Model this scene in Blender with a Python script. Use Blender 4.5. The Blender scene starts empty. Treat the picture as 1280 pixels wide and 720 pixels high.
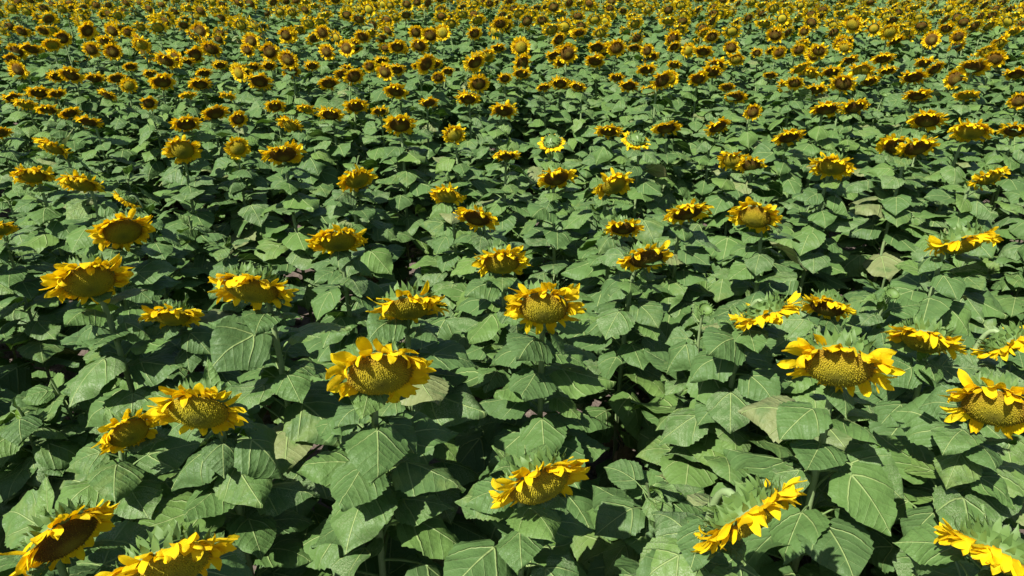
import bpy, math, random
import numpy as np
from mathutils import Vector, Matrix

SC = bpy.context.scene
COL = SC.collection
R = math.radians
PI = math.pi

# ------------------------------------------------------------------ camera, sky, sun, exposure
CAM_Z = 2.90
PITCH = R(25.4)
FPX = 925.0                       # focal length in pixels of a 1280 wide frame
HEAD_Z = 1.56                     # usual height of the flower heads
cam_d = bpy.data.cameras.new('camera')
cam = bpy.data.objects.new('camera', cam_d)
COL.objects.link(cam)
cam.location = (0, 0, CAM_Z)
cam.rotation_euler = (PI / 2 - PITCH, 0, 0)
cam_d.sensor_width = 36.0
cam_d.lens = 36.0 * FPX / 1280.0
cam_d.clip_start = 0.05
cam_d.clip_end = 3000
SC.camera = cam

SUN = Vector((-0.44, -0.47, 0.77)).normalized()      # direction towards the sun
sun_el = math.asin(SUN.z)
world = bpy.data.worlds.new('World')
SC.world = world
world.use_nodes = True
wn = world.node_tree
bg = wn.nodes['Background']
sky = wn.nodes.new('ShaderNodeTexSky')
sky.sky_type = 'NISHITA'
sky.sun_disc = False
sky.sun_elevation = sun_el
sky.sun_rotation = math.atan2(SUN.x, SUN.y)
wn.links.new(sky.outputs[0], bg.inputs[0])
bg.inputs[1].default_value = 0.055
sl = bpy.data.lights.new('sun', 'SUN')
sl.energy = 4.6
sl.angle = R(0.5)
sl.color = (1.0, 0.955, 0.88)
so = bpy.data.objects.new('sun', sl)
COL.objects.link(so)
so.rotation_euler = SUN.to_track_quat('Z', 'Y').to_euler()
SC.view_settings.view_transform = 'Standard'
SC.view_settings.look = 'None'
SC.view_settings.exposure = 1.05
SC.view_settings.gamma = 1.0
SC.render.engine = 'CYCLES'
SC.cycles.max_bounces = 6
SC.cycles.transparent_max_bounces = 4

CP, SP = math.cos(PITCH), math.sin(PITCH)
C_F = Vector((0, CP, -SP)); C_U = Vector((0, SP, CP)); C_R = Vector((1, 0, 0))

def ray(px, py):
    return C_F + C_R * ((px - 640) / FPX) - C_U * ((py - 360) / FPX)

def project(p):
    d = Vector(p) - Vector((0, 0, CAM_Z))
    z = d.dot(C_F)
    if z <= 0.05:
        return None
    return 640 + FPX * d.dot(C_R) / z, 360 - FPX * d.dot(C_U) / z, z

# ------------------------------------------------------------------ materials
class NT:
    """small helper to write node maths in lines"""
    def __init__(s, name):
        s.m = bpy.data.materials.new(name)
        s.m.use_nodes = True
        s.t = s.m.node_tree
        s.p = s.t.nodes['Principled BSDF']
        s.out = s.t.nodes['Material Output']
    def n(s, typ, **kw):
        x = s.t.nodes.new(typ)
        for k, v in kw.items():
            setattr(x, k, v)
        return x
    def put(s, sock, v):
        if isinstance(v, bpy.types.NodeSocket):
            s.t.links.new(v, sock)
        elif isinstance(v, (tuple, list)) and len(v) == 3 and sock.type == 'RGBA':
            sock.default_value = (*v, 1)
        else:
            sock.default_value = v
    def math(s, op, a, b=0.0, c=None, clamp=False):
        x = s.n('ShaderNodeMath', operation=op, use_clamp=clamp)
        s.put(x.inputs[0], a); s.put(x.inputs[1], b)
        if c is not None: s.put(x.inputs[2], c)
        return x.outputs[0]
    def step(s, v, a, b):
        x = s.n('ShaderNodeMapRange', interpolation_type='SMOOTHSTEP')
        s.put(x.inputs[0], v); s.put(x.inputs[1], a); s.put(x.inputs[2], b)
        return x.outputs[0]
    def mix(s, f, a, b, blend='MIX'):
        x = s.n('ShaderNodeMix', data_type='RGBA', blend_type=blend)
        s.put(x.inputs[0], f); s.put(x.inputs[6], a); s.put(x.inputs[7], b)
        return x.outputs[2]
    def noise(s, vec, scale, detail=2.0, rough=0.5):
        x = s.n('ShaderNodeTexNoise')
        if vec is not None: s.put(x.inputs['Vector'], vec)
        x.inputs['Scale'].default_value = scale
        x.inputs['Detail'].default_value = detail
        x.inputs['Roughness'].default_value = rough
        return x.outputs['Fac']
    def lc(s):
        a = s.n('ShaderNodeAttribute', attribute_name='lc')
        sp = s.n('ShaderNodeSeparateXYZ')
        s.t.links.new(a.outputs['Vector'], sp.inputs[0])
        oi = s.n('ShaderNodeObjectInfo')
        rnd = s.math('FRACT', s.math('ADD', sp.outputs[2], oi.outputs['Random']))
        return a.outputs['Vector'], sp.outputs[0], sp.outputs[1], rnd
    def ramp(s, v, stops):
        x = s.n('ShaderNodeValToRGB')
        e = x.color_ramp.elements
        while len(e) > 1: e.remove(e[-1])
        e[0].position = stops[0][0]; e[0].color = (*stops[0][1], 1)
        for p, c in stops[1:]:
            k = e.new(p); k.color = (*c, 1)
        s.put(x.inputs[0], v)
        return x.outputs[0]
    def bump(s, h, strength, dist):
        b = s.n('ShaderNodeBump')
        b.inputs['Strength'].default_value = strength
        b.inputs['Distance'].default_value = dist
        s.put(b.inputs['Height'], h)
        s.t.links.new(b.outputs[0], s.p.inputs['Normal'])
        return b.outputs[0]
    def translucent(s, col, fac, normal=None):
        tr = s.n('ShaderNodeBsdfTranslucent')
        s.put(tr.inputs[0], col)
        mx = s.n('ShaderNodeMixShader')
        mx.inputs[0].default_value = fac
        s.t.links.new(s.p.outputs[0], mx.inputs[1])
        s.t.links.new(tr.outputs[0], mx.inputs[2])
        s.t.links.new(mx.outputs[0], s.out.inputs['Surface'])

def leaf_material(young=False):
    k = NT('young_leaf_green' if young else 'leaf_green')
    vec, X, Y, rnd = k.lc()
    ax = k.math('ABSOLUTE', X)
    obj = k.n('ShaderNodeObjectInfo')
    shift = k.n('ShaderNodeVectorMath', operation='ADD')
    k.t.links.new(vec, shift.inputs[0])
    cmb = k.n('ShaderNodeCombineXYZ')
    k.put(cmb.inputs[0], k.math('MULTIPLY', rnd, 37.0)); k.put(cmb.inputs[1], k.math('MULTIPLY', rnd, 91.0))
    k.t.links.new(cmb.outputs[0], shift.inputs[1])
    pv = shift.outputs[0]
    wob = k.math('MULTIPLY', k.math('SUBTRACT', k.noise(pv, 5.0, 1.0), 0.5), 0.03)
    axw = k.math('ADD', ax, wob)
    # midrib, thinning to the tip
    mid = k.math('SUBTRACT', 1.0, k.step(ax, 0.006, k.math('SUBTRACT', 0.026, k.math('MULTIPLY', Y, 0.017))))
    # side veins run up and outward from the midrib
    q = k.math('SUBTRACT', k.math('SUBTRACT', Y, k.math('MULTIPLY', axw, 0.62)), k.math('MULTIPLY', k.math('MULTIPLY', axw, axw), 0.75))
    fr = k.math('FRACT', k.math('ADD', k.math('DIVIDE', q, 0.215), 0.5))
    dl = k.math('ABSOLUTE', k.math('SUBTRACT', fr, 0.5))
    lat = k.math('SUBTRACT', 1.0, k.step(dl, 0.01, 0.05))
    latf = k.math('MULTIPLY', lat, k.math('SUBTRACT', 0.62, ax, clamp=True))
    # two strong basal veins
    bs = k.math('ABSOLUTE', k.math('SUBTRACT', q, -0.012))
    bas = k.math('MULTIPLY', k.math('SUBTRACT', 1.0, k.step(bs, 0.006, 0.028)), k.math('SUBTRACT', 1.0, k.step(ax, 0.25, 0.55)))
    vein = k.math('MAXIMUM', k.math('MAXIMUM', mid, k.math('MULTIPLY', bas, 0.95)), k.math('MULTIPLY', latf, 0.5))
    # fine net
    vo = k.n('ShaderNodeTexVoronoi', feature='DISTANCE_TO_EDGE')
    k.put(vo.inputs['Vector'], pv); vo.inputs['Scale'].default_value = 17.0
    net = k.math('SUBTRACT', 1.0, k.step(vo.outputs['Distance'], 0.0, 0.10))
    # blade colour
    base = k.ramp(rnd, [(0.0, (0.014, 0.052, 0.006)), (0.30, (0.025, 0.080, 0.008)), (0.58, (0.041, 0.107, 0.009)),
                        (0.82, (0.066, 0.146, 0.010)), (0.94, (0.105, 0.195, 0.014)), (1.0, (0.13, 0.215, 0.018))])
    if young: base = k.mix(rnd, (0.085, 0.175, 0.022), (0.135, 0.235, 0.032))
    mott = k.noise(pv, 7.0, 3.0)
    base = k.mix(k.math('MULTIPLY', k.step(mott, 0.42, 0.75), 0.30), base, (0.070, 0.138, 0.022))
    base = k.mix(k.math('MULTIPLY', net, 0.10), base, (0.10, 0.18, 0.03))
    # pollen dust and dry flecks on some leaves
    r2 = k.math('FRACT', k.math('MULTIPLY', rnd, 7.31))
    sel = k.step(r2, 0.66, 0.90)
    fl = k.step(k.noise(pv, 40.0, 4.0, 0.7), 0.45, 0.60)
    patch = k.step(k.noise(pv, 4.0, 1.5), 0.36, 0.60)
    base = k.mix(k.math('MULTIPLY', k.math('MULTIPLY', fl, patch), k.math('MULTIPLY', sel, 0.85)), base, (0.36, 0.40, 0.25))
    r4 = k.math('FRACT', k.math('MULTIPLY', rnd, 13.9))
    yel = k.math('MULTIPLY', k.step(r4, 0.80, 1.0), k.step(k.noise(pv, 3.2, 2.0), 0.42, 0.62))
    base = k.mix(k.math('MULTIPLY', yel, 0.6), base, (0.165, 0.205, 0.030))
    # dried out leaf now and then, insect holes as brown flecks
    r3 = k.math('FRACT', k.math('MULTIPLY', rnd, 23.7))
    dry = k.math('MULTIPLY', k.math('MULTIPLY', k.step(r3, 0.978, 0.984), 0.8), k.step(k.noise(pv, 3.0, 2.0), 0.2, 0.5))
    base = k.mix(dry, base, (0.30, 0.26, 0.12))
    sp = k.math('SUBTRACT', 1.0, k.step(k.noise(pv, 15.0, 2.0), 0.245, 0.275))
    base = k.mix(k.math('MULTIPLY', sp, 0.8), base, (0.10, 0.075, 0.03))
    col = k.mix(vein, base, (0.40, 0.50, 0.17))
    # petiole
    pet = k.math('GREATER_THAN', X, 3.0)
    col = k.mix(pet, col, (0.17, 0.26, 0.085))
    # underside is paler
    geo = k.n('ShaderNodeNewGeometry')
    col2 = k.mix(k.math('MULTIPLY', geo.outputs['Backfacing'], 0.55), col, (0.115, 0.19, 0.07))
    k.put(k.p.inputs['Base Color'], col2)
    k.p.inputs['Roughness'].default_value = 0.46
    k.p.inputs['Specular IOR Level'].default_value = 0.18
    # puckered blade between sunken veins
    hgt = k.math('ADD', k.math('MULTIPLY', vein, -0.9), k.math('ADD', k.math('MULTIPLY', net, -0.06),
          k.math('ADD', k.math('MULTIPLY', mott, 1.1), k.math('MULTIPLY', k.step(dl, 0.0, 0.32), 0.22))))
    k.bump(hgt, 0.75, 0.008)
    k.translucent(k.mix(0.5, col2, (0.11, 0.26, 0.02)), 0.16)
    return k.m

def stem_material():
    k = NT('stem_green')
    vec, X, Y, rnd = k.lc()
    tc = k.n('ShaderNodeTexCoord')
    f = k.noise(tc.outputs['Object'], 60.0, 3.0)
    c = k.mix(rnd, (0.13, 0.21, 0.065), (0.19, 0.27, 0.10))
    c = k.mix(k.math('MULTIPLY', f, 0.5), c, (0.27, 0.33, 0.17))
    k.put(k.p.inputs['Base Color'], c)
    k.p.inputs['Roughness'].default_value = 0.6
    k.bump(f, 0.4, 0.003)
    return k.m

def petal_material():
    k = NT('petal_yellow')
    vec, X, Y, rnd = k.lc()             # X across, Y along, third = random per petal
    a = k.n('ShaderNodeAttribute', attribute_name='lc')
    pr = k.n('ShaderNodeSeparateXYZ'); k.t.links.new(a.outputs['Vector'], pr.inputs[0])
    pr = pr.outputs[2]
    c = k.mix(pr, (0.92, 0.62, 0.003), (0.94, 0.76, 0.010))
    c = k.mix(k.math('SUBTRACT', 1.0, k.step(Y, 0.0, 0.30)), c, (0.84, 0.40, 0.002))
    wv = k.math('ABSOLUTE', k.math('SINE', k.math('MULTIPLY', X, 24.0)))
    c = k.mix(k.math('MULTIPLY', wv, 0.20), c, (0.84, 0.50, 0.002))
    tip = k.math('MULTIPLY', k.step(Y, 0.90, 1.0), k.math('GREATER_THAN', pr, 0.72))
    c = k.mix(k.math('MULTIPLY', tip, 0.7), c, (0.36, 0.16, 0.02))
    k.put(k.p.inputs['Base Color'], c)
    k.p.inputs['Roughness'].default_value = 0.62
    k.p.inputs['Specular IOR Level'].default_value = 0.2
    k.bump(k.math('ADD', wv, k.noise(vec, 9.0, 2.0)), 0.5, 0.003)
    k.translucent(k.mix(0.5, c, (0.94, 0.52, 0.0)), 0.36)
    return k.m

def disc_material(name, stops):
    k = NT(name)
    vec, X, Y, rnd = k.lc()
    tcn = k.n('ShaderNodeTexCoord')
    pn = k.noise(tcn.outputs['Object'], 38.0, 2.0)
    c = k.ramp(k.math('ADD', X, k.math('ADD', k.math('MULTIPLY', k.math('SUBTRACT', rnd, 0.5), 0.30), k.math('MULTIPLY', k.math('SUBTRACT', pn, 0.5), 0.22)), clamp=True), stops)
    a = k.n('ShaderNodeAttribute', attribute_name='lc')
    s2 = k.n('ShaderNodeSeparateXYZ'); k.t.links.new(a.outputs['Vector'], s2.inputs[0])
    g = s2.outputs[1]
    c = k.mix(k.math('MULTIPLY', k.step(g, 0.4, 1.0), 0.75), c, (0.48, 0.40, 0.015))
    c = k.mix(k.math('SUBTRACT', 1.0, k.step(g, 0.0, 0.22)), c, (0.085, 0.05, 0.007))
    c = k.mix(k.math('MULTIPLY', rnd, 0.25), c, (0.11, 0.072, 0.010))
    k.put(k.p.inputs['Base Color'], c)
    k.p.inputs['Roughness'].default_value = 0.85
    k.p.inputs['Specular IOR Level'].default_value = 0.15
    return k.m

def bract_material():
    k = NT('bract_green')
    vec, X, Y, rnd = k.lc()
    a = k.n('ShaderNodeAttribute', attribute_name='lc')
    s2 = k.n('ShaderNodeSeparateXYZ'); k.t.links.new(a.outputs['Vector'], s2.inputs[0])
    c = k.mix(s2.outputs[2], (0.045, 0.110, 0.015), (0.095, 0.180, 0.030))
    c = k.mix(k.math('MULTIPLY', k.step(s2.outputs[1], 0.6, 1.0), 0.5), c, (0.09, 0.15, 0.03))
    c = k.mix(k.math('MULTIPLY', k.noise(vec, 20.0, 2.0), 0.4), c, (0.20, 0.28, 0.09))
    k.put(k.p.inputs['Base Color'], c)
    k.p.inputs['Roughness'].default_value = 0.6
    k.translucent((0.16, 0.30, 0.04), 0.15)
    return k.m

def soil_material():
    k = NT('dry_soil')
    tc = k.n('ShaderNodeTexCoord')
    v = tc.outputs['Object']
    n1 = k.noise(v, 9.0, 6.0, 0.65)
    n2 = k.noise(v, 2.0, 3.0)
    c = k.ramp(n1, [(0.25, (0.055, 0.039, 0.029)), (0.55, (0.13, 0.098, 0.078)), (0.8, (0.25, 0.195, 0.16))])
    c = k.mix(k.math('MULTIPLY', n2, 0.4), c, (0.13, 0.10, 0.08))
    k.put(k.p.inputs['Base Color'], c)
    k.p.inputs['Roughness'].default_value = 0.95
    k.bump(n1, 1.0, 0.06)
    return k.m

M_LEAF, M_STEM, M_PETAL = leaf_material(), stem_material(), petal_material()
M_DISC_A = disc_material('disc_mustard', [(0.0, (0.14, 0.145, 0.016)), (0.30, (0.25, 0.235, 0.016)), (0.55, (0.35, 0.30, 0.013)),
                                          (0.80, (0.38, 0.30, 0.012)), (0.93, (0.34, 0.24, 0.010)), (1.0, (0.28, 0.17, 0.008))])
M_DISC_B = disc_material('disc_brown_shaded', [(0.0, (0.17, 0.14, 0.018)), (0.32, (0.15, 0.105, 0.013)), (0.50, (0.085, 0.048, 0.009)),  # shade on nodding discs is painted into this brown; the outer ring is truly brown
                                        (0.80, (0.10, 0.050, 0.008)), (0.93, (0.18, 0.085, 0.008)), (1.0, (0.26, 0.12, 0.008))])
def dry_material():
    k = NT('withered_leaf')
    vec, X, Y, rnd = k.lc()
    c = k.mix(k.noise(vec, 8.0, 3.0), (0.10, 0.075, 0.035), (0.30, 0.24, 0.12))
    k.put(k.p.inputs['Base Color'], c)
    k.p.inputs['Roughness'].default_value = 0.85
    k.bump(k.noise(vec, 14.0, 3.0), 0.7, 0.006)
    return k.m
M_DRY = dry_material()
M_YOUNG = leaf_material(True)
M_BRACT, M_SOIL = bract_material(), soil_material()
FIELD_MATS = [M_LEAF, M_STEM, M_PETAL, M_DISC_A, M_DISC_B, M_BRACT]

# ------------------------------------------------------------------ geometry pieces (numpy)
class Geo:
    def __init__(s):
        s.v, s.f, s.lc, s.mi, s.n = [], [], [], [], 0
    def add(s, v, f, lc, mi=0):
        v = np.asarray(v, float)
        s.v.append(v); s.lc.append(np.asarray(lc, float))
        f = np.asarray(f, np.int64)                      # quads only; a triangle repeats its last corner
        s.f.append(f + s.n); s.mi.append(np.full(len(f), mi)); s.n += len(v)
    def cat(s):
        return np.concatenate(s.v), np.concatenate(s.f), np.concatenate(s.lc), np.concatenate(s.mi)
    def mesh(s, name, mats):
        return mesh_np(name, *s.cat(), mats)

def mesh_np(name, V, F, LC, MI, mats):
    me = bpy.data.meshes.new(name)
    tri = F[:, 2] == F[:, 3]
    cnt = np.where(tri, 3, 4)
    starts = np.concatenate([[0], np.cumsum(cnt)[:-1]])
    keep = np.ones(F.shape, bool); keep[tri, 3] = False
    loops = F[keep]
    me.vertices.add(len(V)); me.vertices.foreach_set('co', V.ravel().astype(np.float32))
    me.loops.add(len(loops)); me.loops.foreach_set('vertex_index', loops.astype(np.int32))
    me.polygons.add(len(F)); me.polygons.foreach_set('loop_start', starts.astype(np.int32))
    me.polygons.foreach_set('material_index', MI.astype(np.int32))
    me.polygons.foreach_set('use_smooth', np.ones(len(F), bool))
    a = me.attributes.new('lc', 'FLOAT_VECTOR', 'POINT')
    a.data.foreach_set('vector', LC.ravel().astype(np.float32))
    for m in mats: me.materials.append(m)
    me.update(calc_edges=True)
    return me

def grid_faces(nr, nc, wrap=False):
    i, j = np.meshgrid(np.arange(nr - 1), np.arange(nc if wrap else nc - 1), indexing='ij')
    i, j = i.ravel(), j.ravel()
    j2 = (j + 1) % nc
    return np.stack([i * nc + j, i * nc + j2, (i + 1) * nc + j2, (i + 1) * nc + j], 1)

def tube(path, rad, ns, lc):
    path = np.asarray(path, float); n = len(path)
    t = np.gradient(path, axis=0); t /= np.linalg.norm(t, axis=1)[:, None] + 1e-9
    ref = np.array([1.0, 0.1, 0.05]); out = []
    x = np.cross(t[0], ref); x /= np.linalg.norm(x)
    for i in range(n):
        x = x - t[i] * np.dot(x, t[i]); x /= np.linalg.norm(x)
        y = np.cross(t[i], x)
        a = np.arange(ns) * 2 * PI / ns
        r = rad[i]
        out.append(path[i] + r * (np.cos(a)[:, None] * x + np.sin(a)[:, None] * y))
    V = np.concatenate(out)
    return V, grid_faces(n, ns, True), np.tile(lc, (len(V), 1))

PROF_S = [0, .05, .11, .20, .32, .46, .61, .76, .89, 1.0]
PROF_W = [.62, .83, .94, 1.0, .99, .90, .72, .47, .20, .0]
PROF_Y = [.16, .36, .62, .85, 1.0, .92, .70, .42, .18, 0.0]   # narrow young leaf

def leaf_geo(rng, L, W, pet, pe, a0, curl, fold, roll, ns=17, nt=9, young=False, rnd=0.0, pside=4):
    """petiole from the origin along +x, heart-shaped toothed blade hanging from its end"""
    g = Geo()
    # petiole, an arc bending over
    k = 6 if nt > 6 else 3
    ang = np.linspace(pe, 0.45 * pe + 0.55 * a0, k)
    d = np.stack([np.cos(ang), 0 * ang, np.sin(ang)], 1) * pet / (k - 1)
    path = np.concatenate([[[0, 0, 0]], np.cumsum(d[:-1], 0)])
    V, F, C = tube(path, np.linspace(.0052, .0034, k) * (L / .2) ** .5, pside, (5.0, 0.0, rnd))
    g.add(V, F, C)
    P = path[-1]
    s = np.linspace(0, 1, ns) ** 0.9
    t = np.linspace(-1, 1, nt)
    w = np.interp(s, PROF_S, PROF_Y if young else PROF_W) * W / 2
    S, T = np.meshgrid(s, t, indexing='ij')
    Wg = np.repeat(w[:, None], nt, 1)
    yf = T * Wg
    lobe = 0.0 if young else rng.uniform(.14, .25)
    back = np.interp(np.abs(T), [0, .25, .6, .85, 1], [0, .70, 1, .88, .48])
    xf = L * (S - lobe * back * (1 - S) ** 5)
    # teeth on the margin
    if ns > 9:
        saw = np.where(np.arange(ns) % 2 == 0, .048, -.030)[:, None] * rng.uniform(.5, 1.2, (ns, 1))
        edge = np.abs(T) > .99
        yf = np.where(edge, yf * (1 + saw * (S < .97)), yf)
        xf = np.where(edge, xf - .012 * L * (saw > 0), xf)
    # lateral sweep of the whole blade
    yf = yf + rng.normal(0, .05) * L * S ** 2
    # midrib curve sampled finely
    m = 60
    ss = np.linspace(0, 1, m)
    th = a0 + curl * ss + rng.normal(0, .10) * np.sin(ss * PI * 2)
    mx = np.concatenate([[0], np.cumsum(np.cos(th[:-1]) * L / (m - 1))])
    mz = np.concatenate([[0], np.cumsum(np.sin(th[:-1]) * L / (m - 1))])
    xs = np.clip(xf / L, 0, 1)
    bx, bz = np.interp(xs, ss, mx), np.interp(xs, ss, mz)
    neg = np.minimum(xf, 0)
    bx += neg * math.cos(a0); bz += neg * math.sin(a0)
    tth = np.interp(xs, ss, th)
    fo = fold + rng.normal(0, .16) * S + rng.normal(0, .12) * np.sign(T)
    ya = yf * np.cos(fo)
    za = np.abs(yf) * np.sin(fo)
    # margins droop or lift, waves
    ph = rng.uniform(0, 6.28, 4)
    tt = np.abs(T)
    za += L * (.042 * tt ** 2 * np.sin(S * rng.uniform(6, 11) + ph[0] + T * 1.1)
               + .020 * tt * np.sin(S * rng.uniform(13, 20) + ph[1]) + .014 * np.sin(S * 7 + T * 3 + ph[2]) * (tt > .05))
    za += L * (rng.normal(-.03, .05) * (1 - S) - .05) * tt ** 2
    qv = xf / L - .62 * np.abs(yf) / L - .75 * (yf / L) ** 2
    za += L * .016 * np.cos(2 * PI * (qv / .215 + .5)) * np.minimum(1, tt * 3) * (1 - .6 * tt)
    # roll about the midrib
    r = roll + rng.normal(0, .2) * S
    ya, za = ya * np.cos(r) - za * np.sin(r), ya * np.sin(r) + za * np.cos(r)
    X = P[0] + bx - za * np.sin(tth)
    Z = P[2] + bz + za * np.cos(tth)
    Vb = np.stack([X, P[1] + ya, Z], -1).reshape(-1, 3)
    C = np.stack([yf / L, xf / L, np.full_like(xf, rnd)], -1).reshape(-1, 3)
    g.add(Vb, grid_faces(ns, nt), C)
    return g.cat()

def petal_geo(rng, L, W, phi, r0, z0, el0, curl, twist, fold, ns=7, nt=5, bract=False):
    s = np.linspace(0, 1, ns); t = np.linspace(-1, 1, nt)
    pw = ([0, .25, .5, .75, 1], [.9, 1, .72, .34, .01]) if bract else ([0, .18, .42, .68, .86, 1], [.55, .85, 1, .95, .66, .08])
    w = np.interp(s, *pw) * W / 2
    th = el0 + curl * s
    d = L / (ns - 1)
    pr = r0 + np.concatenate([[0], np.cumsum(np.cos(th[:-1]) * d)])
    pz = z0 + np.concatenate([[0], np.cumsum(np.sin(th[:-1]) * d)])
    S, T = np.meshgrid(s, t, indexing='ij')
    y = T * w[:, None]
    tw = twist * S
    fo = fold * (1 - .3 * S)
    ya = y * np.cos(fo); za = np.abs(y) * np.sin(fo) + .06 * L * np.sin(S * 5 + rng.uniform(0, 6)) * T * T
    ya, za = ya * np.cos(tw) - za * np.sin(tw), ya * np.sin(tw) + za * np.cos(tw)
    ya = ya + rng.normal(0, .13) * L * S ** 1.6
    rr = pr[:, None] - za * np.sin(th)[:, None]
    zz = pz[:, None] + za * np.cos(th)[:, None]
    c, q = math.cos(phi), math.sin(phi)
    V = np.stack([rr * c - ya * q, rr * q + ya * c, zz], -1).reshape(-1, 3)
    C = np.stack([T, S, np.full_like(S, rng.random())], -1).reshape(-1, 3)
    return V, grid_faces(ns, nt), C

RD = 0.085      # seed disc radius; the whole bloom is about 0.30 across

def petals_geo(rng, g, n=46, ns=7, nt=5, mi=0, fresh=0.0, extra=22):
    """fresh 1 = flat open ray florets, 0 = crumpled, the top ones folded over the disc; local +y is up"""
    sag = 1 - fresh
    for k in range(n + extra):
        front = k >= n
        phi = 2 * PI * (k + rng.normal(0, .30)) / n if not front else rng.uniform(0, 2 * PI)
        up = math.sin(phi)
        if rng.random() < .05 + .05 * sag: continue
        el = rng.normal(.06, .26) * (0.5 + .5 * sag) + (.16 * max(up, 0) - .28 * max(-up, 0)) * sag
        cu = rng.normal(.08, .58) * (.35 + .65 * sag) + (.40 * max(up, 0) - .25 * max(-up, 0)) * sag
        el = max(-.55, min(.5, el))
        if front: el += .35
        if rng.random() < .13 * sag: cu += rng.uniform(.8, 1.9)
        L = rng.uniform(.052, .078) * (.78 if front else 1)
        W = rng.uniform(.023, .037)
        g.add(*petal_geo(rng, L, W, phi, RD * rng.uniform(.93, 1.0), rng.uniform(-.010, .002), el, cu,
                         rng.normal(0, .55) * (.4 + .6 * sag), rng.normal(.18, .35), ns, nt), mi)

def disc_geo(rng, g, n=820, mi=0, dome=.030):
    h = lambda r: dome * (1 - (r / RD) ** 2.4) + .004
    nr, nc = (7, 28) if n else (4, 12)
    rr = np.linspace(0.02, 1.0, nr) * RD
    a = np.arange(nc) * 2 * PI / nc
    V = np.stack([rr[:, None] * np.cos(a), rr[:, None] * np.sin(a), np.repeat(h(rr)[:, None], nc, 1)], -1).reshape(-1, 3)
    C = np.stack([np.repeat((rr / RD)[:, None], nc, 1), np.full((nr, nc), .3 if not n else .15), np.zeros((nr, nc))], -1).reshape(-1, 3)
    g.add(V, grid_faces(nr, nc, True)[:, ::-1][:, [0, 1, 2, 3]][:, ::-1], C, mi)
    if not n: return
    k = np.arange(n)
    r = RD * np.sqrt((k + .5) / n); th = k * 2.399963 + rng.normal(0, .02, n) + rng.normal(0, .0007, n) / (r + .004)
    r = np.clip(r + rng.normal(0, .0006, n), 0, RD)
    c = RD / math.sqrt(n) * .98
    zone = rng.uniform(.45, .72)
    ht = rng.uniform(.002, .0056, n) * np.where(r > zone * RD, 1.5, 1) * np.where(r < .3 * RD, .5, 1)
    z = h(r)
    ct = np.stack([r * np.cos(th), r * np.sin(th), z - .001], 1)
    slope = np.clip(dome * 2.4 * (r / RD) ** 1.4 / RD, 0, 1.2)
    nrm = np.stack([slope * np.cos(th), slope * np.sin(th), np.ones(n)], 1); nrm /= np.linalg.norm(nrm, axis=1)[:, None]
    tang = np.stack([-np.sin(th), np.cos(th), 0 * th], 1); rad = np.cross(tang, nrm)
    Vs = []
    for q in range(4):
        aa = q * PI / 2 + .6
        Vs.append(ct + c * (math.cos(aa) * tang + math.sin(aa) * rad))
    Vs.append(ct + nrm * ht[:, None] + rng.normal(0, .0006, (n, 3)))
    V = np.stack(Vs, 1).reshape(-1, 3)
    F = np.array([[0, 1, 4, 4], [1, 2, 4, 4], [2, 3, 4, 4], [3, 0, 4, 4]])
    F = (F[None] + (k * 5)[:, None, None]).reshape(-1, 4)
    C = np.zeros((n, 5, 3)); C[:, :, 0] = (r / RD)[:, None]; C[:, :4, 1] = 0.02; C[:, 4, 1] = rng.uniform(.35, 1.0, n)
    g.add(V, F, C.reshape(-1, 3), mi)

def receptacle_geo(rng, g, nc=22, mi=0):
    pr = np.array([[.011, -.056], [.020, -.053], [.045, -.047], [.068, -.034], [.083, -.016], [.086, -.002], [.081, .004]])
    a = np.arange(nc) * 2 * PI / nc
    V = np.stack([pr[:, :1] * np.cos(a), pr[:, :1] * np.sin(a), np.repeat(pr[:, 1:], nc, 1)], -1).reshape(-1, 3)
    C = np.tile((0, .3, .8), (len(V), 1))
    g.add(V, grid_faces(len(pr), nc, True), C, mi)

def bracts_geo(rng, g, rows=((19, .060, -.040), (21, .076, -.024), (22, .084, -.008)), ns=5, nt=3, mi=0, close=0.0):
    for n, r0, z0 in rows:
        for k in range(n):
            phi = 2 * PI * (k + rng.normal(0, .22)) / n
            el = rng.normal(-.95, .30) + close * 1.3
            L = rng.uniform(.026, .042) * (1 + .35 * close); W = rng.uniform(.014, .022)
            g.add(*petal_geo(rng, L, W, phi, r0, z0, el, rng.normal(-.1, .6) + close * .9, rng.normal(0, .4), rng.normal(.15, .25), ns, nt, True), mi)

def bezier(p0, p1, p2, p3, n):
    t = (np.linspace(0, 1, n) ** .85)[:, None]
    return (1 - t) ** 3 * p0 + 3 * (1 - t) ** 2 * t * p1 + 3 * (1 - t) * t * t * p2 + t ** 3 * p3

def head_matrix(n, roll=0.0):
    z = Vector(n).normalized()
    up = Vector((0, 0, 1)) if abs(z.z) < .97 else Vector((0, 1, 0))
    x = up.cross(z).normalized()
    y = z.cross(x)
    m = Matrix((x, y, z)).transposed()
    return m @ Matrix.Rotation(roll, 3, 'Z')

def stem_path(base, head, n, sc, npt, lean):
    base, head, n = np.array(base), np.array(head), np.array(n)
    A = head - n * .056 * sc
    H = A[2]
    p1 = base + np.array([lean[0], lean[1], .62 * H])
    p2 = A - n * .15 + np.array([0, 0, .0])
    p2[2] = min(p2[2], H + .05)
    return bezier(base, p1, p2, A + n * .008 * sc, npt)

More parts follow.
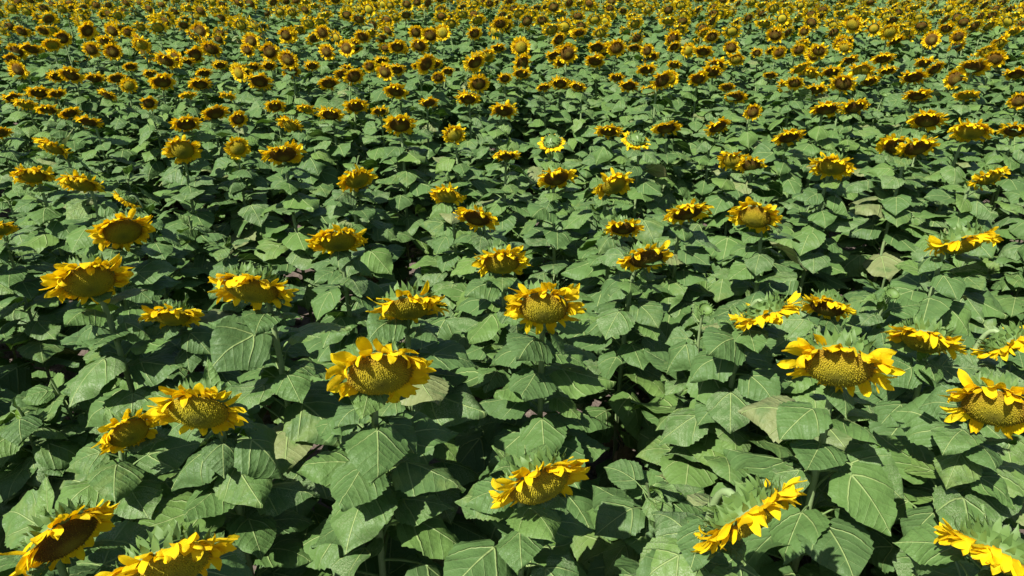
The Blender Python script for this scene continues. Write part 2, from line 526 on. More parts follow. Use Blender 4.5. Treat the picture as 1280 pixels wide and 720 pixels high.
# leaf stations of a plant: where each leaf leaves the stem, which way, how big
def leaf_stations(rng, path, n_leaf):
    H = path[:, 2].max()
    zc = np.maximum.accumulate(path[:, 2]) + np.arange(len(path)) * 1e-6
    a = rng.uniform(0, 6.28)
    out = []
    for i in range(n_leaf):
        f = i / (n_leaf - 1)
        z = H * (.14 + .78 * f ** .85) + rng.normal(0, .02)
        p = [np.interp(z, zc, path[:, 0]), np.interp(z, zc, path[:, 1]), z]
        a += 2.399963 + rng.normal(0, .25)
        size = np.interp(f, [0, .35, .75, .9, 1], [1.22, 1.22, 1.0, .80, .60]) * rng.uniform(.72, 1.18)
        out.append((p, a, size, f))
    return out

def leaf_params(rng, f):
    """size 1 leaf for the height fraction f"""
    L = rng.uniform(.172, .222)
    return dict(L=L, W=L * rng.uniform(.96, 1.16), pet=rng.uniform(.11, .17) * (1 - .25 * f), pe=R(rng.uniform(22, 50) + 12 * f),
                a0=R(rng.uniform(-34, 8) + 12 * f), curl=R(rng.uniform(-55, -2)), fold=R(rng.uniform(-17, 16)), roll=R(rng.normal(0, 10)))

# ------------------------------------------------------------------ setting: ground
def tag(o, label=None, cat=None, group=None, kind=None):
    for k, v in (('label', label), ('category', cat), ('group', group), ('kind', kind)):
        if v: o[k] = v

def link(name, data, parent=None):
    o = bpy.data.objects.new(name, data)
    COL.objects.link(o)
    if parent is not None: o.parent = parent
    return o

rs = np.random.RandomState(5)
# one sheet: fine furrowed grid near the camera, running out to the horizon
def axis(lo, hi, step, far):
    a = list(np.arange(lo, hi + 1e-6, step))
    return np.array(sorted([-far * s for s in (1, .3, .1, .04)] + a + [far * s for s in (.04, .1, .3, 1)]))
gx, gy = axis(-9, 9, .12, 900), axis(-1.5, 16, .12, 900)
gx = np.unique(np.round(gx, 4)); gy = np.unique(np.round(gy, 4))
Yg, Xg = np.meshgrid(gy, gx, indexing='ij')
near = (np.abs(Xg) < 9.1) & (Yg > -1.6) & (Yg < 16.1)
Zg = np.where(near, rs.uniform(-.022, .022, Xg.shape) + .012 * np.sin(Xg * 8.2), 0.0)
Vg = np.stack([Xg, Yg, Zg], -1).reshape(-1, 3)
gm = mesh_np('ground', Vg, grid_faces(len(gy), len(gx)), np.zeros((len(Vg), 3)), np.zeros((len(gy) - 1) * (len(gx) - 1)), [M_SOIL])
tag(link('ground', gm), kind='structure')

g = Geo()
ico_a = [(math.cos(t), math.sin(t)) for t in np.arange(6) * PI / 3]
for i in range(1500):
    y = .5 + 9 * rs.random() ** 1.3; x = rs.uniform(-1, 1) * (1 + .72 * y)
    r = .008 + .035 * rs.random() ** 2.5
    V = [(0, 0, r * .8)] + [(c * r * rs.uniform(.6, .95), s * r * rs.uniform(.6, .95), r * rs.uniform(.35, .65)) for c, s in ico_a] \
        + [(c * r * rs.uniform(.8, 1.2), s * r * rs.uniform(.8, 1.2), -r * .4) for c, s in ico_a]
    F = [[0, 1 + k, 1 + (k + 1) % 6, 1 + (k + 1) % 6] for k in range(6)] + [[1 + k, 7 + k, 7 + (k + 1) % 6, 1 + (k + 1) % 6] for k in range(6)]
    g.add(np.array(V) + (x, y, .015), F, np.zeros((13, 3)))
cl = g.mesh('soil_clods', [M_SOIL])
cl.polygons.foreach_set('use_smooth', np.zeros(len(cl.polygons), bool))
tag(link('soil_clods', cl), label='dry brown soil clods between the stems', cat='soil', kind='stuff')

# ------------------------------------------------------------------ the blooms one can read in the photograph
# (px, py, long-axis width, long-axis tilt up to the right in degrees, face-on-ness (1 = facing us, <0 = seen from behind), disc colour, label, short name)
HEADS = [
 (475,466,142,  2, .66,'a','widest bloom left of centre, lit domed disc under a crown of raised petals','the widest crowned bloom'),
 (680,384,106,  0, .70,'a','open sunflower with bulging mustard disc in the very middle, tall pointed petals','the bulging-disc bloom in the middle'),
 (511,383,103,  0, .46,'a','flat nodding sunflower directly behind the widest crowned bloom','the flat bloom behind the widest one'),
 (627,328, 78,  0, .58,'a','nodding sunflower with ragged short petals, up and left of the bulging-disc bloom','the ragged bloom above centre'),
 (674,603,138, 24, .40,'a','sunflower tilted steeply up to the right over broad foreground leaves, bottom centre','the tilted bloom at bottom centre'),
 (935,645,165, 46,.02,'a','sunflower seen edge-on from behind, green bracts above a drooping row of petals','the edge-on bloom at bottom right'),
 (1048,456,142, 6, .60,'a','wide sunflower with broad lit disc and left petals curling, right of centre','the broad bloom right of centre'),
 (1156,424, 97, 0, .36,'a','flat sunflower with shaded disc hidden under petals, right of the broad bloom','the flat shaded bloom at right'),
 (1258,428, 88,48,-.20,'a','half-hidden sunflower turned away beside the right edge, petals hanging down','the turned-away bloom at right edge'),
 (1244,508,128,10, .66,'a','big sunflower cut by the right edge, curled petals around bright mustard disc','the big bloom at right edge'),
 (1248,690,160,0,.0,'a','sunflower in the bottom right corner, its leafy green back showing','the green-backed corner bloom'),
 (161,540, 84, 10, .72,'a','small sunflower with bare lower rim, left of a larger tilted bloom','the bare-rimmed small bloom'),
 (249,513,124,-24, .60,'a','sunflower tilted down to the right with one petal fallen across its disc','the down-right tilted bloom'),
 ( 81,671,136, 14, .48,'b','bowl-shaped sunflower with shaded brown disc in the bottom left corner','the dark bowl-shaped corner bloom'),
 (212,706,170, -3, .40,'a','large sunflower cut by the bottom edge with a green bud of bracts above','the bloom cut by the bottom edge'),
 (111,350,105, -4, .70,'a','sunflower with striped petal shadows across its disc, near the left edge','the stripe-shadowed bloom'),
 (316,361,110,-20, .44,'a','long flattened sunflower sagging down to the right, left of centre','the long sagging bloom'),
 (215,395, 74,-16, .34,'a','small narrow sunflower on a thin leaning stem below the stripe-shadowed bloom','the narrow thin-stemmed bloom'),
 (153,289, 79,  0, .74,'a','round-faced sunflower with wide olive disc and thin petal fringe, upper left','the olive-disc bloom upper left'),
 (422,301, 77, -2, .56,'a','ruffled nodding sunflower midway between the long sagging and ragged blooms','the ruffled bloom left of centre'),
 (596,272, 58,-14, .58,'b','small sunflower with dark disc tilted down to the right above the ragged bloom','the small dark tilted bloom'),
 (559,244, 48,-12, .66,'a','small sunflower just up and left of a dark tilted one','the small bloom by the dark one'),
 (808,322, 74, 18, .50,'b','sunflower with lopsided petals tilted up to the right, right of the ragged bloom','the lopsided tilted bloom'),
 (779,285, 52,  4, .52,'b','small dark-disc sunflower just behind the lopsided tilted bloom','the small bloom behind the lopsided one'),
 (859,265, 64, 20, .46,'b','narrow sunflower tilted up to the right with dark disc, right of centre','the narrow tilted bloom'),
 (944,270, 69, -8, .72,'a','well-lit sunflower with broad mustard disc notched by petal shadow','the notched-disc bloom'),
 (1203,302, 90, 30, .10,'a','edge-on sunflower slanting up to the right near the right edge','the slanting edge-on bloom'),
 (958,392, 92, 30,-.10,'a','drooping sunflower seen from behind left, petals fringing its lower rim','the drooping back-view bloom'),
 (1034,384, 70, -3, .48,'b','short-petalled sunflower touching the drooping back-view bloom','the short-petalled bloom'),
 (767,231, 56, 28, .66,'a','sunflower tilted up to the right, upper of two right of centre','the right-tilted bloom'),
 (695,222, 54, 12, .58,'b','ruffled sunflower left of a right-tilted one, upper middle','the ruffled upper bloom'),
 (446,224, 52, 14, .68,'a','sunflower with green-brown disc tilted slightly right, upper left of centre','the green-brown disc bloom'),
 (1040,208, 58,  2, .64,'a','wide-faced sunflower with broad disc, upper right','the wide-faced upper right bloom'),
 (917,201, 44,  0, .70,'a','left sunflower of an overlapping pair, upper right','the left twin'),
 (939,206, 38,  8, .74,'b','right sunflower of an overlapping pair, in front of its neighbour','the right twin'),
 (1236,222, 50, 42, .40,'a','steeply slanted sunflower alone by the right edge','the steep lone bloom at right'),
 (1119,182, 48, 14, .66,'b','left sunflower of a tight trio at upper right, facing us','the left bloom of the trio'),
 (1147,184, 54, 28, .54,'b','right sunflower of a tight trio at upper right, slanted','the right bloom of the trio'),
 (1159,150, 48,  8, .66,'b','top sunflower of a tight trio at upper right, dark disc','the top bloom of the trio'),
 (1214,164, 54,  8, .62,'a','sunflower with a leaf across its rim, right of the trio','the leaf-crossed bloom'),
 (690,179, 38, 10,-.62,'a','back-turned sunflower showing its pale green back, left of two','the left back-turned bloom'),
 (794,176, 40,-14,-.58,'a','back-turned sunflower showing its pale green back, right of two','the right back-turned bloom'),
 (761,164, 38,  0, .50,'b','flat sunflower touching the right back-turned bloom from the left','the flat bloom by the back-turned one'),
 (833,160, 40, 10, .56,'b','ruffled sunflower right of the right back-turned bloom','the ruffled bloom by the back-turned one'),
 ( 40,219, 52,-12, .56,'a','sunflower near the left edge with petals on top only, left of two','the top-petalled left-edge bloom'),
 (101,229, 58,-24, .44,'a','sunflower sagging to the right near the left edge, right of two','the sagging left-edge bloom'),
 ( 66,184, 46,-40, .34,'a','sunflower tipped sideways with bright petals facing left edge','the tipped sideways bloom'),
 (158,251, 36,-45,-.10,'a','small sunflower poking up edge-on behind the olive-disc bloom','the small edge-on bloom'),
 (  0,287, 40,  0, .60,'a','sunflower sliced by the left edge, only its right petals showing','the sliced left-edge bloom'),
 (228,187, 48, -4, .80,'a','round sunflower with mustard disc, left of two face-on ones upper left','the left round bloom'),
 (297,185, 44,  4, .90,'a','face-on sunflower with separate pointed petals, upper left','the pointed-petal face-on bloom'),
 (354,192, 56,  0, .58,'b','dark-disc sunflower nodding with wide skirt, upper left','the wide-skirted dark bloom'),
 (500,156, 44,  0, .74,'b','sunflower with petal shadow bars on disc, upper left of centre','the bar-shadowed bloom'),
 (568,168, 43,  0, .86,'a','nearly face-on sunflower with big olive disc, upper centre','the olive face-on bloom'),
 (630,138, 37, -4, .68,'b','sunflower with bright top petals standing on a bare stem, upper centre','the bare-stemmed bloom'),
 (633,194, 38,  0, .42,'b','flat little sunflower between two bigger ones, upper centre','the flat little bloom'),
 (986,171, 42, 20, .56,'b','sunflower tilted up to the right, upper right of centre','the tilted upper bloom'),
 (941,140, 26, 40, .86,'b','small face-on sunflower with clean dark centre, upper right','the small clean face-on bloom'),
 (838, 98, 30,  0, .98,'a','bright fully face-on sunflower with ringed yellow disc on a tall stem','the bright ringed face-on bloom'),
 (161,107, 30,  0, .95,'a','bright face-on sunflower among dark ones, upper left','the bright face-on upper left bloom'),
 (720, 44, 22,  0, .95,'a','tiny bright face-on sunflower near the top centre','the tiny bright top bloom'),
 (1268,163, 40, 10, .60,'b',None,None),(1273,126,36,30,.85,'b','face-on sunflower touching the right edge, upper right','the face-on right-edge bloom'),
 (897,158, 38, 30, .55,'b',None,None),(1033,136,42,12,.58,'b',None,None),(1068,134,38,22,.62,'b',None,None),
 (1147,119,37,12,.55,'b',None,None),(920,121,31,0,.65,'b',None,None),(909,109,22,0,.7,'b',None,None),(1208,119,33,8,.5,'a',None,None),
 (363,156,36,-34,.60,'a',None,None),(233,155,40,0,.62,'b',None,None),(269,141,37,6,.66,'b',None,None),(298,149,30,20,.86,'b',None,None),
 (344,133,28,0,.72,'b',None,None),(413,143,36,-12,.66,'b',None,None),(383,136,26,-20,.5,'a',None,None),(186,129,28,0,.85,'b',None,None),
 (203,102,35,0,.75,'b','largest dark-disc sunflower right of the bright face-on upper left bloom','the largest dark upper left bloom'),(250,105,31,-8,.68,'b',None,None),(146,98,26,0,.7,'b',None,None),(118,98,27,-6,.65,'b',None,None),
 (135,118,26,-40,.4,'b',None,None),(60,137,31,-14,.5,'b',None,None),(87,141,30,10,.55,'b',None,None),(111,152,34,-22,.5,'b',None,None),
 (32,130,30,-20,.5,'a',None,None),(16,122,28,0,.6,'b',None,None),(49,116,33,-8,.6,'b',None,None),(71,117,24,0,.65,'b',None,None),
 (235,119,24,0,.5,'a',None,None),(285,120,22,-20,.5,'a',None,None),(0,166,30,0,.6,'b',None,None),(72,95,27,0,.72,'b',None,None),
 (24,91,25,-10,.6,'b',None,None),(411,104,31,-4,.68,'b',None,None),(364,89,27,0,.78,'b',None,None),(390,82,22,0,.75,'b',None,None),
 (336,82,22,0,.75,'b',None,None),(316,84,22,0,.7,'b',None,None),(297,86,22,0,.65,'b',None,None),(275,81,22,0,.68,'b',None,None),
 (255,91,23,0,.66,'b',None,None),(232,78,25,0,.68,'b',None,None),(188,92,20,-10,.7,'b',None,None),(163,83,21,0,.65,'b',None,None),
 (445,133,34,0,.70,'b',None,None),(495,114,34,-12,.70,'b',None,None),(585,123,34,-4,.66,'b',None,None),(536,128,28,6,.60,'b',None,None),
 (475,139,24,0,.60,'b',None,None),(700,104,28,0,.76,'b',None,None),(722,108,24,-16,.66,'b',None,None),(680,109,20,10,.66,'b',None,None),
 (786,107,29,0,.66,'b',None,None),(810,112,20,0,.62,'b',None,None),(771,97,22,0,.66,'b',None,None),(744,76,29,0,.74,'b','lower of two dark sunflowers stacked one above the other, right of top centre','the lower stacked bloom'),
 (746,59,27,0,.72,'b',None,None),(694,70,28,0,.72,'b',None,None),(652,92,26,0,.7,'b',None,None),(631,98,14,10,.8,'b',None,None),
 (653,79,18,0,.85,'b',None,None),(600,71,22,0,.75,'b',None,None),(623,60,22,0,.65,'b',None,None),(548,97,25,0,.85,'b',None,None),
 (543,80,24,6,.72,'b',None,None),(560,89,18,0,.75,'b',None,None),(524,82,22,0,.65,'b',None,None),(496,87,25,0,.75,'b',None,None),
 (462,83,25,0,.9,'b','small face-on dark sunflower on a thin stem, upper left of centre','the thin-stemmed dark face-on bloom'),(477,76,22,0,.7,'b',None,None),(433,87,18,0,.8,'b',None,None),(986,106,33,10,.7,'a',None,None),
 (1020,112,30,8,.6,'b',None,None),(1011,92,30,0,.7,'a',None,None),(1040,90,29,8,.66,'b',None,None),(1077,88,34,6,.76,'a',None,None),
 (1087,101,26,20,.62,'b',None,None),(1109,88,26,18,.55,'b',None,None),(1104,73,31,14,.6,'b',None,None),(1062,75,24,24,.6,'b',None,None),
 (1142,96,37,12,.62,'b',None,None),(1218,83,40,6,.64,'b','broad dark-disc sunflower up and left of the face-on right-edge bloom','the broad dark top right bloom'),(1157,79,28,0,.65,'b',None,None),(1270,92,32,10,.6,'b',None,None),
 (890,90,29,4,.72,'b',None,None),(920,74,24,0,.78,'a',None,None),(946,66,16,10,.85,'b',None,None),(963,63,16,40,.7,'b',None,None),
 (879,64,28,0,.66,'b',None,None),(963,94,20,0,.6,'b',None,None),(808,87,28,10,.64,'b',None,None),(813,71,26,14,.64,'b',None,None),
 (793,60,20,0,.7,'b',None,None),(843,81,20,0,.7,'b',None,None),
]
BASE_W = 0.300                     # usual width of a bloom, petals included

def unproject_head(px, py, w):
    d = ray(px, py)
    t0 = (CAM_Z - HEAD_Z) / -d.z                  # depth on the usual head plane
    w0 = BASE_W * FPX / t0
    r = min(1.7, max(.5, w / w0))
    sc = min(1.28, max(.72, r ** .55))
    t = BASE_W * sc * FPX / w                     # the rest is a taller or shorter plant
    lo = (CAM_Z - HEAD_Z - .22) / -d.z; hi = (CAM_Z - HEAD_Z + .11) / -d.z
    t = min(hi, max(lo, t))
    sc = min(1.4, max(.6, w * t / FPX / BASE_W))
    p = Vector((0, 0, CAM_Z)) + d * t
    return p, sc

def pose(px, py, roll, a):
    d = ray(px, py).normalized()
    tc = -d
    rt = d.cross(Vector((0, 0, 1))).normalized()
    up = rt.cross(d).normalized()
    ro = R(roll)
    return (tc * a + math.sqrt(max(0, 1 - a * a)) * (rt * math.sin(ro) - up * math.cos(ro))).normalized()

rs = np.random.RandomState(11)
plants = []                        # dicts: head, n, sc, base, disc, label, ref, px
def add_plant(head, n, sc, disc, label=None, ref=None, fresh=0.0, bud=False):
    nh = Vector((n.x, n.y, 0))
    off = nh * .14 + Vector((rs.normal(0, .03), rs.normal(0, .03), 0))
    base = Vector((head.x - off.x, head.y - off.y, 0))
    plants.append(dict(head=head, n=n, sc=sc, base=base, disc=disc, label=label, ref=ref, fresh=fresh, bud=bud))

for px, py, w, roll, a, disc, lab, ref in HEADS:
    p, sc = unproject_head(px, py, w * (.74 if abs(a) > .84 else 1))
    aa = a * .86 if .35 < a < .78 else a
    add_plant(p, pose(px, py, roll, aa), sc, disc, lab, ref, fresh=max(0, min(1, (abs(a) - .78) * 5)))

# closed buds seen between the blooms
for px, py, lab, ref in ((1116, 366, 'young plant with a closed spiky green bud between broad leaves, at right', None),
                         (1106, 118, 'tall young plant with closed green bud among upper right blooms', None),
                         (882, 386, 'short young plant with closed green bud left of the drooping back-view bloom', None)):
    d = ray(px, py); t = (CAM_Z - 1.46) / -d.z
    add_plant(Vector((0, 0, CAM_Z)) + d * t, Vector((.1, -.45, .88)).normalized(), .36, 'a', lab, ref, bud=True)

# every other plant of the field: jittered rows
placed = [(p['base'].x, p['base'].y) for p in plants]
cells = {}
def near_any(x, y, r):
    c = 1.0
    for i in range(int(math.floor(x / c)) - 1, int(math.floor(x / c)) + 2):
        for j in range(int(math.floor(y / c)) - 1, int(math.floor(y / c)) + 2):
            for q in cells.get((i, j), ()):
                if (q[0] - x) ** 2 + (q[1] - y) ** 2 < r * r: return True
    return False
def remember(x, y): cells.setdefault((int(math.floor(x)), int(math.floor(y))), []).append((x, y))
for q in placed: remember(*q)
cand = []
y = -0.6
while y < 42:
    step = .50
    half = 2.2 + .74 * max(y, 0)
    x = -half
    while x < half:
        cand.append((x + rs.normal(0, .15), y + rs.normal(0, .15)))
        x += step
    y += .50
rest = []
for x, y in [c for c in cand if .6 < c[1] < 7]:
    pr = project((x, y, 1.0))
    if not pr or not (-70 < pr[0] < 1350 and 200 < pr[1] < 900) or near_any(x, y, .43): continue
    remember(x, y)
    add_plant(Vector((x, y - .05, rs.uniform(1.08, 1.22))), Vector((rs.normal(0, .2), -.3, .9)).normalized(), .5, 'a', bud='none')
for px, py, lab in ((62, 470, 'leafy bloomless sunflower filling the gap left of the bare-rimmed small bloom'),
                    (20, 505, 'leafy bloomless sunflower by the left edge above the dark bowl-shaped corner bloom'),
                    (1262, 600, 'leafy bloomless sunflower by the right edge below the big curled-petal bloom')):
    d = ray(px, py); h = Vector((0, 0, CAM_Z)) + d * ((CAM_Z - 1.12) / -d.z)
    add_plant(h, Vector((.1, -.3, .9)).normalized(), .5, 'a', lab, bud='none')
    remember(h.x, h.y + .05)
rest0 = len(plants)
for x, y in cand:
    head_z = HEAD_Z + rs.normal(0, .085)
    yaw, el = rs.normal(0.05, .34), R(rs.normal(-24, 13))
    if rs.random() < .05: yaw += rs.uniform(-1.1, 1.1)
    n = Vector((math.sin(yaw) * math.cos(el), -math.cos(yaw) * math.cos(el), math.sin(el)))
    head = Vector((x, y, head_z)) + Vector((n.x, n.y, 0)) * .14
    pr = project(head)
    inside = pr and -30 < pr[0] < 1310 and -20 < pr[1] < 770
    if pr and pr[1] > 770 and y > -.2 and abs(x) < 1.2: continue
    if y < .35: 
        if abs(x) < 1.1: continue
    if inside and pr[1] > 106: continue                     # these are all in the list above
    if near_any(x, y, .34 if (pr and pr[1] < 106) else .42): continue
    remember(x, y)
    sc = min(1.15, max(.66, rs.normal(.87, .10)))
    rest.append((head, n, sc, 'b' if rs.random() < .82 else 'a', bool(inside and pr[1] > 2 and 4 < pr[0] < 1276), pr))
inview = [r for r in rest if r[4]]
inview.sort(key=lambda r: r[5][2])
n_own = 300 - len(plants)
for r in inview[:n_own]:
    add_plant(r[0], r[1], r[2], r[3], fresh=.5 if rs.random() < .15 else 0.0)
chosen = set(id(r) for r in inview[:n_own])
others = [r for r in rest if id(r) not in chosen]
print('bloomless', rest0 - len(HEADS) - 3, 'plants', len(plants), 'field', len(others), 'inview', len(inview))

# ------------------------------------------------------------------ shared part meshes
rs = np.random.RandomState(23)
LEAVES = []          # (height class, mesh)
for i in range(40):
    f = [.15, .4, .65, .9][i % 4]
    g = Geo(); q = leaf_params(rs, f)
    g.add(*leaf_geo(rs, ns=21, nt=11, **q)[:3])
    LEAVES.append((f, g.mesh('leaf', [M_LEAF])))
WITHERED = []
for i in range(5):
    g = Geo(); L = rs.uniform(.16, .21)
    g.add(*leaf_geo(rs, L, L * rs.uniform(.5, .8), rs.uniform(.10, .16), R(rs.uniform(0, 30)), R(rs.uniform(-85, -50)), R(rs.uniform(-40, 20)), R(rs.uniform(-55, 40)), R(rs.normal(0, 25)))[:3])
    WITHERED.append(g.mesh('leaf', [M_DRY]))
YOUNG = []
for i in range(8):
    g = Geo(); L = rs.uniform(.13, .17)
    g.add(*leaf_geo(rs, L, L * rs.uniform(.42, .6), .025, R(75), R(rs.uniform(45, 85)), R(rs.uniform(-50, 10)), R(rs.uniform(5, 40)), R(rs.normal(0, 18)), ns=13, nt=7, young=True)[:3])
    YOUNG.append(g.mesh('leaf', [M_YOUNG]))
def simple(name, fn, mats, seed, **kw):
    g = Geo(); fn(np.random.RandomState(seed), g, **kw); return g.mesh(name, mats)
RECEPT = [simple('flower_head', receptacle_geo, [M_BRACT], 300 + i) for i in range(2)]
BRACTS = [simple('bracts', bracts_geo, [M_BRACT], 310 + i) for i in range(5)]
BUDS = [simple('bracts', bracts_geo, [M_BRACT], 320 + i, close=1.0) for i in range(3)]
DISCS = {'a': [simple('seed_disc', disc_geo, [M_DISC_A], 330 + i, dome=.032 + .005 * i) for i in range(3)],
         'b': [simple('seed_disc', disc_geo, [M_DISC_B], 340 + i, dome=.026 + .005 * i) for i in range(3)]}
PETALS = [simple('petals', petals_geo, [M_PETAL], 350 + i, fresh=[0, 0, .15, .3, 0, .1, .2, .4, .8, 1.0][i]) for i in range(10)]
def foliage_geo(rng, g, path, n_leaf, ns, nt, mi=0, rnd=False, pside=3):
    for p, a, size, f in leaf_stations(rng, path, n_leaf):
        q = leaf_params(rng, f); 
        for k in ('L', 'W', 'pet'): q[k] *= size
        V, F, C, _ = leaf_geo(rng, ns=ns, nt=nt, rnd=rng.random() if rnd else 0.0, pside=pside, **q)
        c, s = math.cos(a), math.sin(a)
        V = V @ np.array([[c, s, 0], [-s, c, 0], [0, 0, 1]]) + p
        g.add(V, F, C, mi)
FOLIAGE = []
vert = np.stack([np.zeros(14), np.zeros(14), np.linspace(0, 1.5, 14)], 1)
for i in range(10):
    g = Geo(); foliage_geo(np.random.RandomState(400 + i), g, vert, 36, 11, 7, rnd=True)
    FOLIAGE.append(g.mesh('foliage', [M_LEAF]))

# ------------------------------------------------------------------ the 300 plants, nearest first
def depth(p): return (p['head'] - Vector((0, 0, CAM_Z))).dot(C_F)
plants.sort(key=depth)
N_LEAVES = 40
N_SPLIT = 150                    # beyond these the single leaf is a few pixels
for idx, P in enumerate(plants):
    rng = np.random.RandomState(1000 + idx)
    root = link('sunflower', None)
    root.location = P['base']
    root.empty_display_size = .1
    P['root'] = root
    B = P['base']; hl = P['head'] - B
    lean = (rng.normal(0, .05), rng.normal(0, .05))
    path = stem_path((0, 0, 0), hl, P['n'], P['sc'], 18, lean)
    rad = np.interp(np.linspace(0, 1, 18), [0, .6, .85, 1], [.0135, .011, .009, .011]) * (.6 if P['bud'] else P['sc'] ** .5)
    g = Geo(); g.add(*tube(path, rad, 9, (0, 0, 0)))
    link('stem', g.mesh('stem', [M_STEM]), root)
    if idx < N_SPLIT:
        st = leaf_stations(rng, path, N_LEAVES)
        for p, a, size, f in st:
            cls = min([.15, .4, .65, .9], key=lambda c: abs(c - f))
            me = [m for c, m in LEAVES if c == cls][rng.randint(10)]
            o = link('leaf', me, root)
            o.location = p; o.rotation_euler = (rng.normal(0, .10), rng.normal(0, .10), a); o.scale = (size,) * 3
        if idx < 80:
            for k in range(rng.randint(1, 4)):
                z = rng.uniform(.10, .42)
                o = link('leaf', WITHERED[rng.randint(5)], root)
                o['label'] = 'withered brown leaf'
                o.location = (np.interp(z, path[:, 2], path[:, 0]), np.interp(z, path[:, 2], path[:, 1]), z)
                o.rotation_euler = (0, rng.normal(0, .1), rng.uniform(0, 6.28)); o.scale = (rng.uniform(.7, 1.05),) * 3
        if idx < 90:
            for k in range(rng.randint(1, 4)):
                z = rng.uniform(.86, .95) * path[:, 2].max()
                zc = np.maximum.accumulate(path[:, 2]) + np.arange(18) * 1e-6
                o = link('leaf', YOUNG[rng.randint(8)], root)
                o.location = (np.interp(z, zc, path[:, 0]), np.interp(z, zc, path[:, 1]), z)
                o.rotation_euler = (0, rng.normal(0, .1), rng.uniform(0, 6.28)); o.scale = (rng.uniform(.6, 1.05),) * 3
    else:
        o = link('foliage', FOLIAGE[rng.randint(10)], root)
        o.rotation_euler = (0, 0, rng.uniform(0, 6.28)); o.scale = (1, 1, min(1.1, max(.85, path[:, 2].max() / 1.5)))
    if P['bud'] == 'none': continue
    # flower head: green cup with bracts, petals and seed disc
    hd = link('flower_head', RECEPT[idx % 2], root)
    m = head_matrix(P['n'], rng.normal(0, .12)) @ Matrix.Scale(P['sc'], 3)
    hd.matrix_local = Matrix.Translation(hl) @ m.to_4x4()
    link('bracts', BUDS[idx % 3] if P['bud'] else BRACTS[rng.randint(5)], hd)
    if not P['bud']:
        if idx < 70:
            g = Geo(); petals_geo(rng, g, n=rng.randint(40, 50), fresh=P['fresh'], ns=8)
            pm = g.mesh('petals', [M_PETAL])
        else:
            pm = PETALS[8 + rng.randint(2)] if P['fresh'] > .45 else PETALS[rng.randint(8)]
        link('petals', pm, hd)
        link('seed_disc', DISCS[P['disc']][rng.randint(3)], hd)

# ------------------------------------------------------------------ the rest of the field, one object
def lod_plant(seed, n_leaf, ns, nt, petals, pns, pnt):
    rng = np.random.RandomState(seed)
    yaw, el = rng.normal(.05, .22), R(rng.normal(-24, 12))
    n = np.array([math.sin(yaw) * math.cos(el), -math.cos(yaw) * math.cos(el), math.sin(el)])
    head = np.array([n[0] * .14, n[1] * .14, 1.55])
    G = Geo()
    path = stem_path((0, 0, 0), head, n, 1.0, 8, (0, 0))
    G.add(*tube(path, np.interp(np.linspace(0, 1, 8), [0, .6, .85, 1], [.015, .0125, .010, .0115]), 5, (0, 0, rng.random())), 1)
    foliage_geo(rng, G, path, n_leaf, ns, nt, 0, True)
    h = Geo()
    petals_geo(rng, h, n=petals, ns=pns, nt=pnt, mi=2, fresh=0.0 if rng.random() < .8 else .7, extra=5)
    disc_geo(rng, h, n=0, mi=4 if rng.random() < .6 else 3, dome=.022)
    h.v[-1] = h.v[-1] * (.80, .80, 1)
    receptacle_geo(rng, h, nc=9, mi=5)
    bracts_geo(rng, h, rows=((10, .082, -.012),), ns=3, nt=2, mi=5)
    V, F, C, MI = h.cat()
    m = np.array(head_matrix(n, rng.normal(0, .2)))
    V = V @ m.T + head
    G.add(V, F, C); G.mi[-1] = MI
    return G.cat()
LOD = {0: [lod_plant(600 + i, 34, 9, 5, 30, 4, 3) for i in range(14)],
       1: [lod_plant(700 + i, 14, 6, 3, 22, 3, 3) for i in range(10)]}
rng = np.random.RandomState(77)
aV, aF, aC, aM, off = [], [], [], [], 0
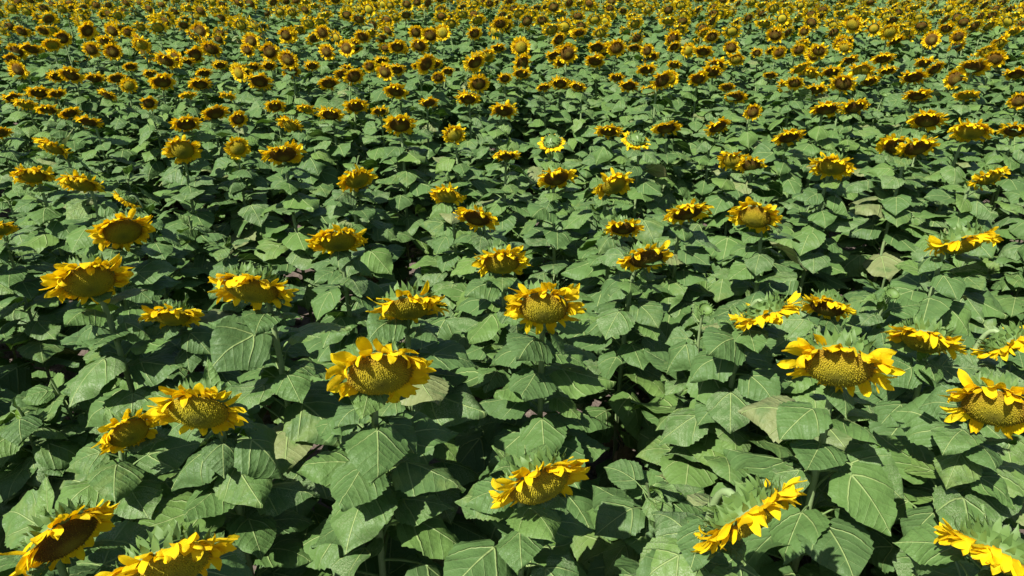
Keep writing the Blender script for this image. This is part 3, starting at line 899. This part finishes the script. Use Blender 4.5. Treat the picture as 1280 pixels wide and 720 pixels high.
for head, n, sc, disc, vis, pr in others:
    d = math.hypot(head.x, head.y)
    V, F, C, MI = LOD[0 if d < 19 else 1][rng.randint(14 if d < 19 else 10)]
    a = rng.normal(0, .28)
    if rng.random() < .04: a = rng.uniform(-1.1, 1.1)
    k = head.z / 1.55; c, s = math.cos(a), math.sin(a)
    V = (V * (k * rng.uniform(.92, 1.1), k, k)) @ np.array([[c, s, 0], [-s, c, 0], [0, 0, 1]]) + (head.x, head.y, 0)
    C = C.copy(); C[:, 2] = (C[:, 2] + rng.random() * (MI.size > 0)) % 1.0
    aV.append(V); aF.append(F + off); aC.append(C); aM.append(MI); off += len(V)
fm = mesh_np('sunflower_field', np.concatenate(aV), np.concatenate(aF), np.concatenate(aC), np.concatenate(aM), FIELD_MATS)
tag(link('sunflower_field', fm), label='dense far field of small sunflowers running back to the top edge', cat='sunflower field', kind='stuff')

# ------------------------------------------------------------------ labels: by look, or by the nearest bloom one can name
pts = []
for P in plants:
    q = project(P['head']); P['q'] = q
GROUP = 'sunflowers standing in the field'
named = [P for P in plants if P['ref']]
WORDS = ['', 'second', 'third', 'fourth', 'fifth', 'sixth', 'seventh', 'eighth', 'ninth', 'tenth',
         'eleventh', 'twelfth', 'thirteenth', 'fourteenth', 'fifteenth', 'sixteenth', 'seventeenth', 'eighteenth', 'nineteenth', 'twentieth']
DIRS = ['right of', 'above right of', 'above', 'above left of', 'left of', 'below left of', 'below', 'below right of']
slots = {}
for P in plants:
    if P['label']: continue
    x, y, _ = P['q']
    L = min(named, key=lambda r: math.hypot(r['q'][0] - x, (r['q'][1] - y) * 1.6))
    dx, dy = x - L['q'][0], L['q'][1] - y
    k = int(round(math.atan2(dy, dx) / (PI / 4))) % 8
    slots.setdefault((L['ref'], k), []).append((math.hypot(dx, dy), P))
for (ref, k), lst in slots.items():
    lst.sort(key=lambda t: t[0])
    for i, (_, P) in enumerate(lst):
        look = 'leafy bloomless' if P['bud'] else 'back-turned' if P['n'].y > .3 else ('dark-centred' if P['disc'] == 'b' else 'mustard-centred')
        near_ = 'first' if i == 0 and len(lst) > 1 else WORDS[min(i, 19)]
        P['label'] = ('%s sunflower, %s %s %s' % (look, near_, DIRS[k], ref)).replace(',  ', ', ')
for P in plants:
    tag(P['root'], P['label'], 'sunflower', GROUP)
